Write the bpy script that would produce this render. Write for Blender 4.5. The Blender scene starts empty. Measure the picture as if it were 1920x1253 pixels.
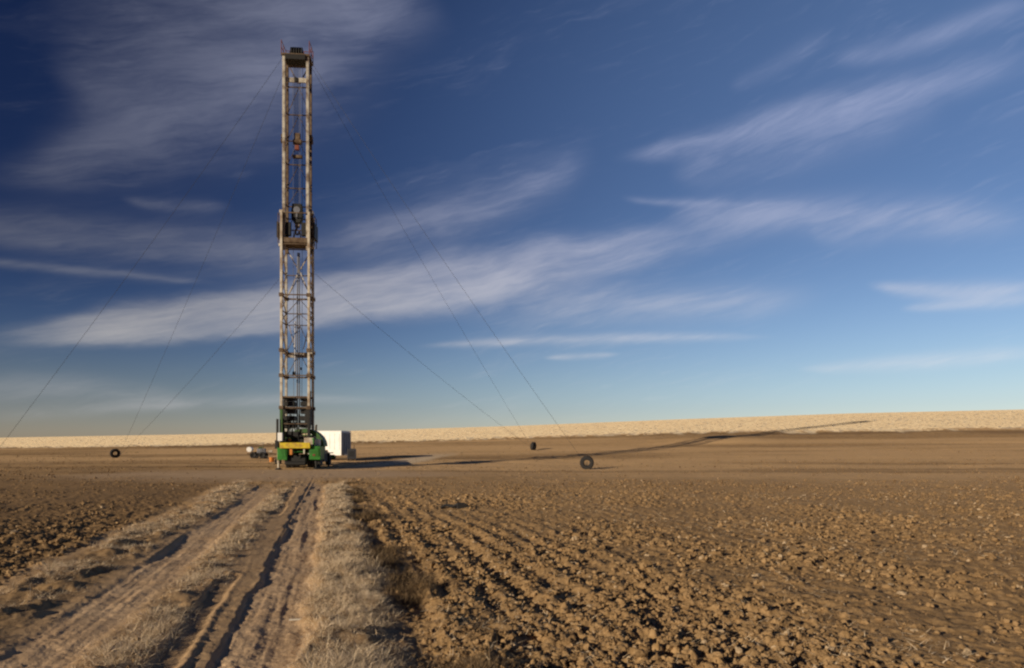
import bpy, math, random
import numpy as np
from mathutils import Vector, Matrix
random.seed(7); RNG = np.random.default_rng(11)
sc = bpy.context.scene; COL = sc.collection
R = math.radians

# ------------------------------------------------------------------ sun and camera
SUN_AZ = math.atan2(0.76, 0.65)            # shadows run towards +x +y
SUN_EL = R(14.0)
SUN = Vector((-math.sin(SUN_AZ)*math.cos(SUN_EL), -math.cos(SUN_AZ)*math.cos(SUN_EL), math.sin(SUN_EL)))
cam = bpy.data.cameras.new("camera"); co = bpy.data.objects.new("camera", cam); COL.objects.link(co)
cam.lens = 24; cam.sensor_width = 36; cam.shift_y = 214/1920
cam.clip_start = 0.1; cam.clip_end = 20000
co.location = (0, 0, 1.6); co.rotation_euler = (R(90), 0, 0)
cam.dof.use_dof = False
sc.camera = co
sun = bpy.data.lights.new("sun", 'SUN'); so = bpy.data.objects.new("sun", sun); COL.objects.link(so)
sun.energy = 5.0; sun.angle = R(0.5); sun.color = (1.0, 0.86, 0.67)
so.rotation_euler = SUN.to_track_quat('Z', 'Y').to_euler(); so.location = (-30, -25, 40)
sc.view_settings.view_transform = 'Standard'; sc.view_settings.look = 'None'
sc.view_settings.exposure = 0; sc.view_settings.gamma = 1
sc.render.engine = 'CYCLES'; sc.cycles.filter_width = 2.3
sc.cycles.max_bounces = 4; sc.cycles.diffuse_bounces = 2; sc.cycles.glossy_bounces = 2
sc.cycles.use_denoising = True; sc.cycles.use_adaptive_sampling = True; sc.cycles.adaptive_threshold = 0.02

# ------------------------------------------------------------------ node expression helper
class X:
    def __init__(s, nt, sock): s.nt, s.s = nt, sock
    def _m(s, op, *o, clamp=False):
        n = s.nt.nodes.new('ShaderNodeMath'); n.operation = op; n.use_clamp = clamp
        for i, v in enumerate((s,)+o):
            if isinstance(v, X): s.nt.links.new(v.s, n.inputs[i])
            else: n.inputs[i].default_value = float(v)
        return X(s.nt, n.outputs[0])
    def __add__(s, o): return s._m('ADD', o)
    __radd__ = __add__
    def __sub__(s, o): return s._m('SUBTRACT', o)
    def __rsub__(s, o): return (s*-1)+o
    def __mul__(s, o): return s._m('MULTIPLY', o)
    __rmul__ = __mul__
    def __truediv__(s, o): return s._m('DIVIDE', o)
    def __pow__(s, o): return s._m('POWER', o)
    def clamp(s): return s._m('ADD', 0, clamp=True)
    def ss(s, a, b, lo=0.0, hi=1.0):
        n = s.nt.nodes.new('ShaderNodeMapRange'); n.interpolation_type = 'SMOOTHSTEP'
        s.nt.links.new(s.s, n.inputs[0])
        for i, v in zip((1, 2, 3, 4), (a, b, lo, hi)): n.inputs[i].default_value = v
        return X(s.nt, n.outputs[0])
def vec(nt, x, y, z):
    n = nt.nodes.new('ShaderNodeCombineXYZ')
    for i, v in enumerate((x, y, z)):
        if isinstance(v, X): nt.links.new(v.s, n.inputs[i])
        else: n.inputs[i].default_value = v
    return X(nt, n.outputs[0])
def noise(nt, v, scale, detail=4, rough=0.55, dist=0.0):
    n = nt.nodes.new('ShaderNodeTexNoise'); n.inputs['Scale'].default_value = scale
    n.inputs['Detail'].default_value = detail; n.inputs['Roughness'].default_value = rough
    n.inputs['Distortion'].default_value = dist
    if v is not None: nt.links.new(v.s, n.inputs['Vector'])
    return X(nt, n.outputs['Fac'])
def mixc(nt, f, a, b, mode='MIX'):
    n = nt.nodes.new('ShaderNodeMix'); n.data_type = 'RGBA'; n.blend_type = mode
    for idx, v in ((0, f), (6, a), (7, b)):
        if isinstance(v, X): nt.links.new(v.s, n.inputs[idx])
        elif idx == 0: n.inputs[0].default_value = v
        else: n.inputs[idx].default_value = tuple(v)+(1,)
    return X(nt, n.outputs[2])

# ------------------------------------------------------------------ sky
W = bpy.data.worlds.new("World"); sc.world = W; W.use_nodes = True
W.cycles.sampling_method = 'MANUAL'; W.cycles.sample_map_resolution = 256
nt = W.node_tree; nt.nodes.clear()
out = nt.nodes.new('ShaderNodeOutputWorld'); bg = nt.nodes.new('ShaderNodeBackground')
sky = nt.nodes.new('ShaderNodeTexSky'); sky.sky_type = 'NISHITA'; sky.sun_disc = False
sky.sun_elevation = SUN_EL; sky.sun_rotation = math.atan2(SUN.x, SUN.y); sky.dust_density = 0.6; sky.ozone_density = 2.0; sky.air_density = 1.0
tc = nt.nodes.new('ShaderNodeTexCoord')
sep = nt.nodes.new('ShaderNodeSeparateXYZ'); nt.links.new(tc.outputs['Generated'], sep.inputs[0])
dx, dy, dz = (X(nt, sep.outputs[i]) for i in range(3))
az = dx._m('ARCTAN2', dy)*57.29578
el = dz._m('ARCSINE')*57.29578
cosg = dx*SUN.x+dy*SUN.y+dz*SUN.z
sin2 = 1-cosg*cosg
# polarised darkening across the sky, strongest a right angle away from the sun
P = sin2.ss(0.0, 1.0)
elf = el.ss(0, 20)
wx = noise(nt, vec(nt, az*0.05, el*0.10, 0.0), 1.0, 3)-0.5
wy = noise(nt, vec(nt, az*0.05, el*0.10, 7.7), 1.0, 3)-0.5
wf = noise(nt, vec(nt, az*0.25, el*0.7, 3.1), 1.0, 4)-0.5
azw = az+wx*6.0; elw = el+wy*2.0+wf*0.8
STROKES = [  # azimuth and elevation in degrees of start, middle, end; widths; density
    (-38.6, 6.6, -17.4, 11.5, 27.1, 18.2, 0.50, 1.55, 0.30, 0.95),
    (-32.3, 7.2, -19.8, 10.2, -2.7, 12.3, 0.60, 0.50, 0.43, 0.60),
    (-16.1, 16.1, -4.5, 18.7, 7.1, 23.3, 1.28, 0.48, 0.94, 0.42),
    (-42.7, 14.6, -29.4, 14.6, -12.0, 16.2, 0.7, 0.75, 1.1, 0.42),
    (-38.6, 12.1, -30.7, 12.4, -22.9, 12.5, 0.26, 0.08, 0.17, 0.35),
    (-37.8, 17.2, -27.0, 22.8, -9.5, 31.0, 0.50, 1.75, 2.2, 0.50),
    (-35.3, 28.3, -26.6, 30.3, -5.1, 33.4, 2.0, 1.0, 1.70, 0.55),
    (-34.3, 24.0, -27.3, 26.0, -15.0, 28.6, 1.2, 1.7, 1.40, 0.34),
    (8.4, 22.6, 23.6, 24.0, 39.5, 24.4, 0.34, 0.50, 0.77, 0.36),
    (12.8, 21.2, 22.1, 22.4, 33.3, 23.0, 0.85, 0.81, 0.85, 0.26),
    (25.1, 27.3, 32.6, 27.2, 38.8, 27.9, 0.43, 0.22, 0.60, 0.20),
    (17.4, 26.7, 21.7, 27.8, 25.5, 29.1, 0.33, 0.24, 0.43, 0.09),
    (12.8, 18.5, 25.8, 17.1, 38.8, 14.5, 0.77, 0.40, 0.85, 0.38),
    (8.9, 19.9, 16.5, 18.9, 23.6, 18.3, 0.17, 0.16, 0.17, 0.22),
    (-8.0, 8.4, 6.2, 9.1, 22.1, 8.6, 0.17, 0.24, 0.17, 0.40),
    (2.7, 7.6, 5.8, 7.7, 9.3, 7.8, 0.13, 0.12, 0.13, 0.35),
    (22.9, 6.1, 30.0, 6.2, 38.8, 6.5, 0.21, 0.24, 0.34, 0.35),
    (27.3, 12.0, 31.7, 11.0, 38.8, 10.6, 0.21, 0.32, 0.34, 0.40),
    (29.4, 10.0, 33.3, 10.0, 38.8, 9.6, 0.21, 0.16, 0.34, 0.28),
    (-6.2, 12.3, 10.6, 12.0, 25.1, 11.3, 1.28, 0.40, 0.85, 0.3),
    (-30.0, 17.6, -26.2, 17.6, -22.1, 18.3, 0.21, 0.24, 0.21, 0.30),
    (-39.1, 3.2, -33.3, 3.8, -22.9, 3.1, 0.94, 0.16, 0.51, 0.25),
    (-38.0, 1.9, -27.3, 3.3, -8.0, 3.9, 0.34, 0.16, 0.21, 0.22),
    (-22.9, 8.6, -19.8, 9.1, -16.9, 9.7, 0.13, 0.08, 0.13, 0.25),
    (22.9, 16.8, 26.2, 15.5, 30.0, 16.6, 0.68, 0.16, 0.68, 0.12),
]
keep = None
for (ax, ay, mx, my, bx, by, w0, wb, w1, dens) in STROKES:
    L = math.hypot(bx-ax, by-ay); ux, uy = (bx-ax)/L, (by-ay)/L
    bul = (mx-ax)*(-uy)+(my-ay)*ux
    big = wb > .45 or w0 > .8
    A_, E_ = (azw, elw) if big else (az+wx*2.5, el+wy*0.5+wf*0.35)
    px, py = A_-ax, E_-ay
    t = (px*ux+py*uy)/L
    q = (t*(1-t))*4
    n = py*ux-px*uy-q*bul
    w = t*(w1-w0)+w0+q*wb
    w = w._m('MAXIMUM', 0.05)
    g = (n*n)/(w*w)
    if dens > .58: g = g._m('POWER', 1.6)
    g = (g*-1)._m('EXPONENT')
    f = g*t.ss(-0.02, 0.14 if w0 < 1.5 else 0.45)*t.ss(1.0, 0.74 if dens < .9 else 0.45)*dens
    keep = f if keep is None else 1-(1-keep)*(1-f)
# wispy break-up, streaks run along the wind
c, s_ = math.cos(R(14)), math.sin(R(14))
al = azw*c+elw*s_; ac = elw*c-azw*s_
n1 = noise(nt, vec(nt, al*0.10, ac*0.50, 1.0), 1.0, 7, 0.62, 0.15)
n2 = noise(nt, vec(nt, al*0.35, ac*2.2, 5.0), 1.0, 4, 0.5, 0.1)
n3 = noise(nt, vec(nt, al*0.05, ac*0.25, 9.0), 1.0, 6, 0.6, 0.5)
n4 = noise(nt, vec(nt, az*2.2+el*1.2, el*3.0-az, 2.0), 1.0, 4, 0.6, 0.2)
n5 = noise(nt, vec(nt, al*0.22+ac*0.5, ac*4.5, 4.0), 1.0, 4, 0.55, 0.1)
fib = (n1*0.72+n2*0.16+n5*0.12).ss(0.28, 0.70)
cl = (keep*(fib*0.38+0.68)+(fib-0.62)*0.20*keep.ss(0.02, 0.30)).clamp()
veil = (n3.ss(0.50, 0.80)*n1.ss(0.3, 0.7)*0.16+n2.ss(0.5, 0.8)*n3.ss(0.4, 0.7)*0.12)*el.ss(0, 6)
cl = (1-(1-cl)*(1-veil)).clamp()
# clear-sky colour: Nishita, deepened towards the band a right angle away from the sun (as a polarised sky is)
s4 = sin2*sin2*sin2*sin2
fhi = 1.04-sin2*0.30-s4*0.43
flo = 1.20-sin2*0.20-s4*0.33
ef = el.ss(0, 17)
fB = fhi*ef+flo*(1-ef)+el.ss(18, 34)*(1-s4)*0.22+(1-el.ss(0, 3.5))*0.20
fB = fB*cosg.ss(-0.1, 0.45, 1.0, 0.20)  # sky around the sun dimmed to weaken ambient fill and deepen shadows
low = (1-el.ss(2, 10))*s4
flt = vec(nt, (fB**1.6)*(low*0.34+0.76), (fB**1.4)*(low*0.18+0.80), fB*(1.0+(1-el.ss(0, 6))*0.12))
base = mixc(nt, 1.0, X(nt, sky.outputs[0]), flt, 'MULTIPLY')
SKY = 0.10
tint = mixc(nt, el.ss(3, 24), (7.2, 7.1, 7.2), (5.3, 5.7, 7.9))
cc = nt.nodes.new('ShaderNodeVectorMath'); cc.operation = 'SCALE'
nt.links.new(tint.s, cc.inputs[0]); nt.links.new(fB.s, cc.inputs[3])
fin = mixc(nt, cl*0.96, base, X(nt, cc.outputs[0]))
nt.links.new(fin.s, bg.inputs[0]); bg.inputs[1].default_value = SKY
nt.links.new(bg.outputs[0], out.inputs[0])

# ------------------------------------------------------------------ numpy noise
def _h(ix, iy, seed):
    n = (ix.astype(np.int64)*374761393 + iy.astype(np.int64)*668265263 + seed*2246822519) & 0xffffffff
    n = ((n ^ (n >> 13))*1274126177) & 0xffffffff
    n = ((n ^ (n >> 15))*2246822519) & 0xffffffff
    return ((n ^ (n >> 16)) & 0xffffff).astype(np.float64)/0xffffff
def vn(x, y, seed=0):
    ix, iy = np.floor(x), np.floor(y); fx, fy = x-ix, y-iy
    fx = fx*fx*fx*(fx*(fx*6-15)+10); fy = fy*fy*fy*(fy*(fy*6-15)+10)
    a, b, c_, d = _h(ix, iy, seed), _h(ix+1, iy, seed), _h(ix, iy+1, seed), _h(ix+1, iy+1, seed)
    return (a*(1-fx)+b*fx)*(1-fy)+(c_*(1-fx)+d*fx)*fy-0.5
def fbm(x, y, seed=0, o=4):
    r = 0; a = 1.0
    for k in range(o):
        r = r+a*vn(x*2**k+k*17.3, y*2**k-k*9.1, seed+k); a *= .5
    return r
def clodfield(x, y, cell, rmin, rmax, prob, seed):
    ix, iy = np.floor(x/cell), np.floor(y/cell); h = np.zeros_like(x)
    for a in (-1, 0, 1):
        for b in (-1, 0, 1):
            jx, jy = ix+a, iy+b
            cx = (jx+_h(jx, jy, seed))*cell; cy = (jy+_h(jx, jy, seed+1))*cell
            rr = rmin+(rmax-rmin)*_h(jx, jy, seed+2)**2
            on = _h(jx, jy, seed+3) < prob
            an = 0.6+0.8*_h(jx, jy, seed+4)
            d2 = ((x-cx)**2*an+(y-cy)**2/an)/rr**2
            h = np.maximum(h, np.where(on & (d2 < 1), np.sqrt(np.maximum(0, 1-d2))*rr*0.75, 0))
    return h
def sst(a, b, x):
    t = np.clip((x-a)/(b-a), 0, 1); return t*t*(3-2*t)

# ------------------------------------------------------------------ terrain
UU = np.array([-3, -.75, -.316, 0, .25, .5, .75, 3.])
EDGE = np.array([845, 838, 829.5, 819, 808, 804.5, 802, 796.])
CREST = np.array([828, 821, 811.5, 800, 788, 777, 770, 758.])
def macro(x, y):
    r = np.hypot(x, y); d = np.where(y > 20, y, np.maximum(r*0.8, 1)); d = np.maximum(d, 1.0)
    u = np.clip(np.where(y > 1, x/np.maximum(y, 1), np.sign(x)*3), -3, 3)
    h1 = 1.6+(840-np.interp(u, UU, EDGE))/12.8
    h2 = 1.6+(840-np.interp(u, UU, CREST))/1280*170
    t = np.clip((d-45)/55, 0, 1); a = h1*t*t
    m0 = 2*h1/55*70; m1 = 0.010*70
    v = np.clip((d-100)/70, 0, 1)
    b = (2*v**3-3*v**2+1)*h1+(v**3-2*v**2+v)*m0*0.6+(-2*v**3+3*v**2)*h2+(v**3-v**2)*m1
    z = np.where(d < 100, a, b)
    z = z*(1-sst(185, 700, d))
    z = z+.42*np.exp(-((x-27)/9)**2-((y-89)/4.5)**2)
    back = sst(0, 25, y); return z*back
SC = 0.265
def zones(x, y):
    """s runs across the tracks, L along them"""
    s = x+SC*y
    wg = fbm(y*.45, s*.3+3, 5, 3)*.16
    fade = 1-sst(25, 38, y+fbm(s*.9, y*.12, 9, 3)*12)
    spread = 1+0.012*np.clip(y-8, 0, 30)
    sl = (s+0.3)*np.where(s < -.9, 1/spread, 1)-0.3   # left pair spreads slightly with distance
    s2 = np.where(s < -.9, sl, s)
    e = wg
    e3 = fbm(y*1.7, s*1.7, 44, 3)*.16
    rut = sst(-.90, -.82, s2+e+e3*.3)*(1-sst(-.30, -.12, s2+e*.5+e3))
    ltr = sst(-2.60, -2.45, s2+e)*(1-sst(-1.98, -1.82, s2+e))
    vr = sst(-.30, -.12, s2+e*.5+e3)*(1-sst(.36, .80, s2+e*2.4))
    med = sst(-1.90, -1.68, s2+e)*(1-sst(-1.55, -1.15, s2+e*2))
    vl = sst(-3.8, -3.35, s2+e*3)*(1-sst(-2.95, -2.6, s2+e*1.5))
    rfield = sst(.5, .95, s2+e*2.2)
    lfield = 1-sst(-4.1, -3.6, s2+e*3)
    pad = np.clip(1.25-(((x+15)/12)**2+((y-42)/9.5)**2)+fbm(x*.25, y*.25, 31, 3)*.5, 0, 1)
    px = -11+(y-54)*.22
    spur = (1-sst(.8, 2.4, np.abs(x-px+1.5+fbm(y*.1, x*.1, 8)*1.5)))*sst(46, 54, y)*(1-sst(68, 82, y))
    pad = np.clip(np.maximum(pad, spur*.9), 0, 1)
    zones.spur = spur
    return s2, fade, rut, ltr, vr, med, vl, rfield, lfield, pad, wg
def micro(x, y, res):
    """relief; res = local mesh spacing, features below it fade out"""
    s2, fade, rut, ltr, vr, med, vl, rf, lf, pad, wg = zones(x, y)
    def ok(sz): return np.clip(sz/np.maximum(res, 1e-3)*0.9-0.8, 0, 1)
    field = np.clip(rf+lf, 0, 1)*fade+(1-fade)
    field = field*(1-pad)*(1-sst(96, 102, y))
    h = 0
    # wheel ruts with sharp west banks
    h = h-rut*(.036+.025*fbm(y*.4, y*0+9, 48, 2))*fade+fade*(rut+ltr)*(.006*fbm(x*7, y*7, 49, 3)+.012*fbm(x*1.5, y*1.5, 50, 2))-ltr*.038*fade*(.75+np.clip(fbm(y*.35, y*0+2, 45, 3)*2, -.3, .5))
    e2 = fbm(y*.8, s2*.2, 41, 3)*.10
    h = h-fade*.03*np.clip(fbm(y*.25, y*0, 46, 3)*3+.5, .1, 1)*sst(-1.12, -1.06, s2+e2)*(1-sst(-.93, -.87, s2+e2))
    h = h-fade*.022*np.clip(fbm(y*.3, y*0+5, 47, 3)*3+.6, .1, 1)*sst(-.50, -.46, s2+e2)*(1-sst(-.26, -.12, s2))
    h = h-fade*.03*sst(-1.42, -1.36, s2+e2*1.3)*(1-sst(-1.2, -1.12, s2+e2))*(fbm(y*.3, y*.1, 3) > 0)
    h = h+fade*.012*fbm(s2*9, y*.5, 43, 3)*(rut+ltr)
    tuft = np.clip(fbm(x*3.1, y*2.3, 61, 3)+.12, 0, 1)
    h = h+fade*(vr*(.045+.10*tuft)+med*(.005+.085*tuft)+vl*(.005+.11*tuft))
    # furrows along the tracks
    nn = fbm(s2*1.3, y*.25, 21, 3)*.55
    amp = np.clip(.75+2.2*fbm(x*.35, y*.22, 71, 3), .1, 1.5)
    fur = np.sin((s2+nn*.25)*2*np.pi/.46)*.022*ok(.22)+np.sin((s2+nn*.2)*2*np.pi/1.38+1)*.014
    near = 1-sst(9, 26, y)
    h = h+.78*field*fur*amp*(.22+.78*near)*(1-.6*sst(2.0, 5.0, s2))*np.where(s2 < -3, .8, 1)
    # rough cloddy soil
    rough = field*(0.55+.9*np.clip(fbm(x*.5, y*.3, 91, 3)+.35, 0, 1))+.20*(1-field)
    h = h+rough*(.045*fbm(x*2.2, y*2.2, 101, 3)*ok(.4)*(1-.75*sst(7, 14, y))+.052*fbm(x*9, y*9, 107, 4)*ok(.1))
    h = h+rough*((clodfield(x, y, .30, .02, .055, .2, 201)*ok(.12)+clodfield(x, y, .13, .012, .05, .6, 211)*ok(.05))*(1+1.3*fbm(x*24, y*24, 233, 2)*ok(.05))+clodfield(x, y, .45, .02, .10, .5, 241)*ok(.2)*.8*sst(9, 16, y)
                 + clodfield(x, y, .055, .006, .022, .6, 221)*ok(.025))
    h = h+field*.07*fbm(x*.35, y*.5, 111, 3)*(1-sst(50, 95, y))
    h = h-field*.02*fade
    edgeb = .3*np.exp(-((s2-1.0-.25*wg/.16)/.3)**2)*fade*np.clip(fbm(x*1.1+9, y*.8, 63, 3)-.02, 0, 1)
    h = h+edgeb*.55
    far = sst(36, 60, y)*(1-sst(100, 104, y))
    h = h+far*.10*fbm(x*.05, y*.55, 121, 3)
    return h
def gz(x, y): return float(macro(np.array([x*1.]), np.array([y*1.]))[0]+micro(np.array([x*1.]), np.array([y*1.]), np.array([.02]))[0])
def GZ(x, y, res=.02): return macro(x, y)+micro(x, y, np.full_like(x, res))

def mesh_np(name, V, F, attrs=None, smooth=False):
    me = bpy.data.meshes.new(name)
    me.vertices.add(len(V)); me.vertices.foreach_set("co", np.ascontiguousarray(V, dtype=np.float32).ravel())
    k = F.shape[1]
    me.loops.add(F.size); me.loops.foreach_set("vertex_index", np.ascontiguousarray(F, dtype=np.int32).ravel())
    me.polygons.add(len(F)); me.polygons.foreach_set("loop_start", np.arange(0, F.size, k, dtype=np.int32))
    me.polygons.foreach_set("use_smooth", np.full(len(F), smooth))
    me.update(calc_edges=True)
    for an, dat in (attrs or {}).items():
        a = me.attributes.new(an, 'FLOAT_COLOR', 'POINT'); a.data.foreach_set("color", np.ascontiguousarray(dat, dtype=np.float32).ravel())
    return me
def add(name, me, mat, parent=None, **pr):
    o = bpy.data.objects.new(name, me); COL.objects.link(o)
    if mat and not me.materials: me.materials.append(mat)
    o.parent = parent
    for k, v in pr.items(): o[k] = v
    return o

# ------------------------------------------------------------------ materials
def mat(name, col, rough=.6, metal=0.0, var=.25, col2=None, scale=3.0, bump=0.0, spec=.3):
    m = bpy.data.materials.new(name); m.use_nodes = True; t = m.node_tree
    b = t.nodes['Principled BSDF']; b.inputs['Roughness'].default_value = rough; b.inputs['Metallic'].default_value = metal
    b.inputs['Specular IOR Level'].default_value = spec
    tcn = t.nodes.new('ShaderNodeTexCoord'); v = X(t, tcn.outputs['Object'])
    n = noise(t, v, scale, 6, .6)
    c2 = col2 or tuple(x_*(1-var) for x_ in col)
    f = n.ss(.38, .66) if col2 else n
    c_ = mixc(t, f, col, c2); t.links.new(c_.s, b.inputs['Base Color'])
    if bump:
        bp = t.nodes.new('ShaderNodeBump'); bp.inputs['Strength'].default_value = bump; bp.inputs['Distance'].default_value = .02
        t.links.new(noise(t, v, scale*6, 4).s, bp.inputs['Height']); t.links.new(bp.outputs[0], b.inputs['Normal'])
    return m
def ground_mat():
    m = bpy.data.materials.new("earth"); m.use_nodes = True; t = m.node_tree
    b = t.nodes['Principled BSDF']; b.inputs['Roughness'].default_value = .95; b.inputs['Specular IOR Level'].default_value = .05
    a = t.nodes.new('ShaderNodeAttribute'); a.attribute_name = 'mask'
    sp = t.nodes.new('ShaderNodeSeparateColor'); t.links.new(a.outputs['Color'], sp.inputs[0])
    track, grass, straw = (X(t, sp.outputs[i]) for i in range(3)); tone = X(t, a.outputs['Alpha'])
    tcn = t.nodes.new('ShaderNodeTexCoord'); v = X(t, tcn.outputs['Object'])
    nf = noise(t, v, 14, 6, .65); nm = noise(t, v, 1.4, 5, .6); nl = noise(t, v, .12, 4, .6)
    nx = noise(t, v, 60, 3, .6)
    mp = t.nodes.new('ShaderNodeMapping'); mp.inputs['Scale'].default_value = (.03, .35, .1); t.links.new(v.s, mp.inputs[0])
    ns = noise(t, X(t, mp.outputs[0]), 1.0, 5, .6)
    fa = mixc(t, nf.ss(.3, .7), (.275, .168, .074), (.410, .262, .128))
    fa = mixc(t, noise(t, v, 5, 5, .7).ss(.52, .68)*.5, fa, (.17, .108, .050))
    fa = mixc(t, nm.ss(.4, .7)*.45, fa, (.26, .165, .080))
    fa = mixc(t, nx.ss(.66, .74)*.45, fa, (.48, .36, .22))
    sy = t.nodes.new('ShaderNodeSeparateXYZ'); t.links.new(v.s, sy.inputs[0]); yy = X(t, sy.outputs[1])
    fa = mixc(t, noise(t, v, .9, 5, .75).ss(.50, .64)*yy.ss(22, 40)*.55, fa, (.17, .108, .052))
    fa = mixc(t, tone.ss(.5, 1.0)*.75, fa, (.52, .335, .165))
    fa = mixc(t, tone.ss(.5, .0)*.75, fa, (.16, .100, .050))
    # soil colour brightened further out in place of sunlit clod facets too fine to mesh
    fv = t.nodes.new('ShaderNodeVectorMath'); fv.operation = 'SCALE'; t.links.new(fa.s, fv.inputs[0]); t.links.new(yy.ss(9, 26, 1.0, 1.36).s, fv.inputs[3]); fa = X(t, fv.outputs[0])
    tr = mixc(t, nm.ss(.3, .7), (.50, .335, .195), (.60, .42, .255))
    tr = mixc(t, nf.ss(.45, .75)*.5, tr, (.36, .235, .13))
    gr = mixc(t, nf.ss(.3, .7), (.34, .235, .135), (.20, .13, .07))
    stx = mixc(t, ns.ss(.3, .7), (.82, .68, .47), (.80, .62, .40))
    c_ = mixc(t, track, fa, tr); c_ = mixc(t, grass, c_, gr); c_ = mixc(t, straw, c_, stx)
    t.links.new(c_.s, b.inputs['Base Color'])
    bp = t.nodes.new('ShaderNodeBump'); bp.inputs['Strength'].default_value = .6; bp.inputs['Distance'].default_value = .02
    t.links.new((nf+nx*.4).s, bp.inputs['Height']); t.links.new(bp.outputs[0], b.inputs['Normal'])
    return m
M_EARTH = ground_mat()

# ------------------------------------------------------------------ ground sheet (polar grid round the viewpoint, dense where it is near)
def build_ground():
    th = np.concatenate([np.linspace(-math.pi, -R(44), 160, endpoint=False), np.linspace(-R(44), R(44), 1250, endpoint=False), np.linspace(R(44), math.pi, 160, endpoint=False)])
    rs = [.002]
    while rs[-1] < 9000:
        r = rs[-1]
        if r < 4.2: d = .12
        elif r < 9: d = r*r*.00052
        elif r < 185: d = .0047*r
        else: d = .05*r
        rs.append(r+d)
    rr = np.array(rs); nt_, nr = len(th), len(rr)
    Rg, Tg = np.meshgrid(rr, th, indexing='ij')
    x = (Rg*np.sin(Tg)).ravel(); y = (Rg*np.cos(Tg)).ravel()
    res = np.gradient(rr)[:, None]*np.ones((1, nt_))
    dth = np.where(np.abs(Tg) < R(44), R(88)/1250, R(136)/160)
    res = np.where(Rg > 6, np.sqrt(np.maximum(res, Rg*dth)*np.minimum(res, Rg*dth)), np.maximum(res, Rg*dth)).ravel()
    z = macro(x, y)+micro(x, y, res)*(1-sst(180, 260, np.hypot(x, y)))
    s2, fade, rut, ltr, vr, med, vl, rf, lf, pad, wg = zones(x, y)
    edge = 99+fbm(x*.12, y*.05, 51, 3)*3
    spur = zones.spur
    straw = np.maximum(.5*spur*sst(53, 60, y), 0)+sst(-1.5, 2.0, y-edge+fbm(x*.8, y*.5, 58, 3)*5)
    track = np.maximum((rut+ltr)*fade, pad)
    gap = (1-np.clip(rut+ltr+vr+med+vl+rf+lf, 0, 1))*fade
    grass = np.clip((vr*1.1+med*.7+vl*.8)*fade*(.55+fbm(x*2.1, y*1.3, 55, 3)), 0, 1)
    track = np.clip(track+gap*.55+med*.35*fade, 0, 1)
    tone = .5+fbm(x*.03, y*.22, 77, 4)*.9*sst(30, 50, y)
    # darker strips: near the far edge of the ploughed land and the worked strips behind the pad
    tone = tone-.5*np.exp(-((y-97+fbm(x*.05, y*0, 6)*2)/2.2)**2)-.30*np.exp(-((y-49-x*.05+fbm(x*.04, y*.1, 7)*5)/2.5)**2)*(1-pad)
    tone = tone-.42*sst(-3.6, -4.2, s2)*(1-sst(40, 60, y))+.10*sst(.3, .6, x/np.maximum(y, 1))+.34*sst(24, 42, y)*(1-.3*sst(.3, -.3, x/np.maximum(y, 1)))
    V = np.stack([x, y, z], 1)
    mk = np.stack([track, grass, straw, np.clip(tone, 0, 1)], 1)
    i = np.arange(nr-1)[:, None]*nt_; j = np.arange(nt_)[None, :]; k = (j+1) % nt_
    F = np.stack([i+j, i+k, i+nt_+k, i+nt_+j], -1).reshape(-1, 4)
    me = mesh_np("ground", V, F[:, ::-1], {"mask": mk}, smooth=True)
    g = add("ground", me, M_EARTH, kind='structure')
build_ground()

# ------------------------------------------------------------------ loose soil, straw and grass (nobody could count these)
def tone_mat(name, a, b, c_=None, trans=0.0):
    m = bpy.data.materials.new(name); m.use_nodes = True; t = m.node_tree
    bs = t.nodes['Principled BSDF']; bs.inputs['Roughness'].default_value = .85; bs.inputs['Specular IOR Level'].default_value = .1
    at = t.nodes.new('ShaderNodeAttribute'); at.attribute_name = 'tone'
    sp = t.nodes.new('ShaderNodeSeparateColor'); t.links.new(at.outputs['Color'], sp.inputs[0])
    q = mixc(t, X(t, sp.outputs[0]), a, b)
    if c_: q = mixc(t, X(t, sp.outputs[1]), q, c_)
    t.links.new(q.s, bs.inputs['Base Color'])
    return m
def ribbons(name, P, L, wid, lean, curl, mat_, seg=4, ang=None, jit=1.0, **pr):
    n = len(P); ang = RNG.uniform(0, 2*np.pi, n) if ang is None else ang; d = np.stack([np.cos(ang), np.sin(ang)], 1)
    side = np.stack([-np.sin(ang+RNG.normal(0, .5, n)*jit), np.cos(ang+RNG.normal(0, .5, n)*jit), RNG.normal(0, .25, n)*jit], 1)
    t = np.linspace(0, 1, seg+1)[None, :]
    a = lean[:, None]+curl[:, None]*t                       # angle from vertical grows along the blade
    da = 1/seg
    hx = np.cumsum(np.sin(a), 1)*da; hz = np.cumsum(np.cos(a), 1)*da
    hx = hx-hx[:, :1]; hz = hz-hz[:, :1]
    C = P[:, None, :]+np.stack([hx*d[:, :1], hx*d[:, 1:], hz], -1)*L[:, None, None]
    w = wid[:, None]*(1-t**1.5*(.85 if jit > .5 else .3))
    Lft = C-side[:, None, :]*w[..., None]*.5; Rt = C+side[:, None, :]*w[..., None]*.5
    V = np.stack([Lft, Rt], 2).reshape(-1, 3)
    b = np.arange(n)[:, None]*(seg+1)*2+np.arange(seg)[None, :]*2
    F = np.stack([b, b+1, b+3, b+2], -1).reshape(-1, 4)
    tn = np.zeros((n, 4)); tn[:, 0] = RNG.uniform(0, 1, n); tn[:, 1] = RNG.uniform(0, 1, n)**2; tn[:, 3] = 1
    return add(name, mesh_np(name, V, F, {"tone": np.repeat(tn, (seg+1)*2, 0)}), mat_, kind='stuff', **pr)
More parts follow.
